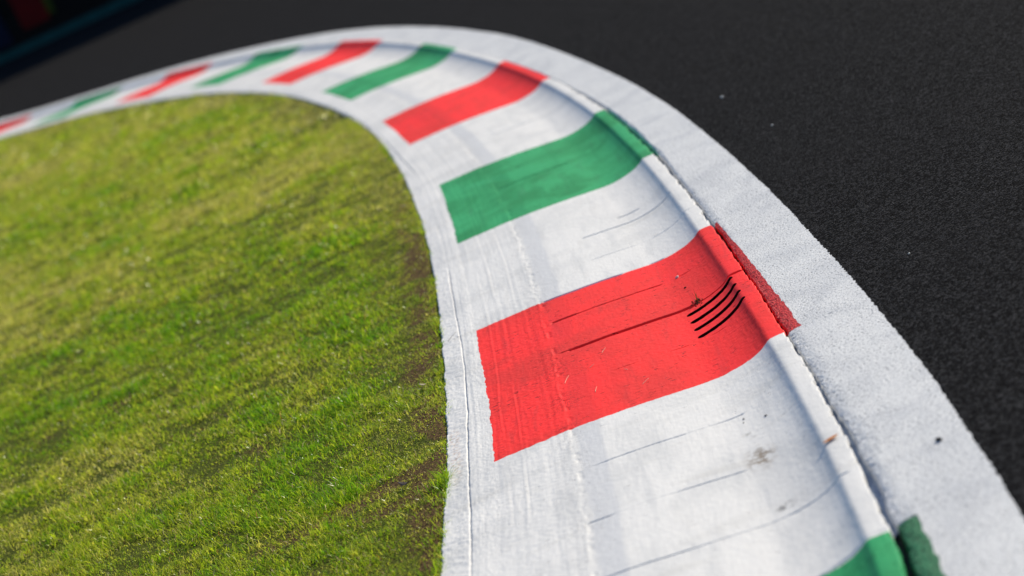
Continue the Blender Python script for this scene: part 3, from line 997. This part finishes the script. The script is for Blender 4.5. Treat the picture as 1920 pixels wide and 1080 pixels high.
# weed growing out of the open joint
def weed():
    x, y, z = surf(.875, .19)
    root = link(bpy.data.objects.new('weed', None)); root.location = (x, y, z - .004)
    tag(root, 'tiny yellowing weed growing out of the joint by the slots', 'weed')
    r = np.random.default_rng(4)
    Mg = flat('weed_leaf', (.20, .16, .03), .6, .3, .4, 200)
    for k in range(7):
        a = r.uniform(0, 6.28); L = r.uniform(.018, .045) if k else .055; ln = r.uniform(.1, .6) if k else .08; w = .0022
        cx, cy = math.cos(a), math.sin(a); V = []; F = []
        for i in range(5):
            t = i / 4; ww = w * (1 - t) ** .6
            bx, by, bz = cx * ln * L * t * t, cy * ln * L * t * t, L * t * (1 - .3 * ln * t)
            V += [(bx - cy * ww, by + cx * ww, bz), (bx + cy * ww, by - cx * ww, bz), (bx + cx * .0006, by + cy * .0006, bz)]
        for i in range(4):
            b = i * 3
            for j in range(3):
                j2 = (j + 1) % 3
                F.append((b + j, b + j2, b + 3 + j2, b + 3 + j))
        pydata('blade', V, F, Mg, root, True)
    V = []; F = []
    for k in range(40):
        cx = r.normal(0, .011); cy = r.normal(0, .02); q = r.uniform(0, 6.28); l = r.uniform(.004, .012)
        n = len(V); zz = r.uniform(.002, .008)
        dx, dy = math.cos(q) * l, math.sin(q) * l
        V += [(cx, cy, zz), (cx + dx, cy + dy, zz + .003), (cx + dx * .5 - dy * .25, cy + dy * .5 + dx * .25, zz + .004), (cx + dx * .5, cy + dy * .5, zz - .002)]
        F += [(n, n + 1, n + 2), (n, n + 3, n + 1), (n, n + 2, n + 3), (n + 1, n + 3, n + 2)]
    pydata('debris', V, F, flat('weed_litter', (.10, .07, .03), .8, .2), root)
    root.rotation_euler = (0, 0, heading(.87) - 1.57)
weed()

# ---------------------------------------------------------------- far side of the track: barrier and stand
BY = 59.0; BZ = -.075
bar = link(bpy.data.objects.new('barrier', None)); bar.location = (-8, BY, BZ)
tag(bar, 'dark trackside barrier with teal foot and red panel, shaded, across the track', 'barrier')
def bx(name, specs, mat, parent, origin):
    ox, oy, oz = origin
    return boxes(name, [(a - ox, b - ox, c - oy, d - oy, e - oz, f - oz) for a, b, c, d, e, f in specs], mat, parent)
OB = (-8, BY, BZ)
c_dark = flat('dark_board', (.002, .002, .0025), .8, .15, .3, 4)
c_navy = flat('navy_board', (.002, .005, .02), .8, .15, .3, 4)
c_red = flat('red_board', (.085, .001, .002), .8, .15, .3, 4)
c_teal = flat('teal_paint', (.006, .055, .06), .8, .15, .3, 4)
c_lime = flat('lime_board', (.035, .05, .004), .8, .15, .3, 4)
bx('wall', [(-60, 30, BY, BY + .4, -.10, 1.0)], c_dark, bar, OB)
bx('teal_foot', [(-60, 30, BY - .03, BY - .002, -.10, .16)], c_teal, bar, OB)
bx('red_panel', [(-9.32, -8.5, BY - .06, BY - .004, .50, 2.2)], c_red, bar, OB)
bx('lime_post', [(-8.48, -8.30, BY - .06, BY - .004, .62, 2.2)], c_lime, bar, OB)
bx('navy_panel', [(-14.5, -9.75, BY - .06, BY - .004, .30, 1.7)], c_navy, bar, OB)
for k in range(14):
    x = -58 + k * 6.3
    bx('post', [(x, x + .14, BY + .402, BY + .56, -.10, 3.0)], c_dark, bar, OB)
bx('fence_board', [(-60, 30, BY + .10, BY + .30, 1.003, 2.6)], c_dark, bar, OB)

st = link(bpy.data.objects.new('grandstand', None)); st.location = (-10, BY + 4, BZ)  # out of view, added and sized to shade the strip before the barrier
tag(st, 'tall dark unseen grandstand added behind the barrier, throwing its shade on the track', 'grandstand')
OS = (-10, BY + 4, BZ)
c_conc = flat('stand_concrete', (.10, .10, .10), .9, .2, .3, 1)
HS = 14.2
bx('rear_wall', [(-70, 45, BY + 9, BY + 9.4, -.1, HS)], c_conc, st, OS)
bx('seating', [(-70, 45, BY + 3.2 + i * .8, BY + 4.0 + i * .8, -.1, 2.4 + i * .5) for i in range(7)], c_conc, st, OS)
bx('roof', [(-70, 45, BY + 2.6, BY + 9.6, HS + .003, HS + .35)], c_dark, st, OS)
for k in range(12):
    x = -68 + k * 10
    bx('column', [(x, x + .4, BY + 2.8, BY + 3.2, -.1, HS)], c_conc, st, OS)
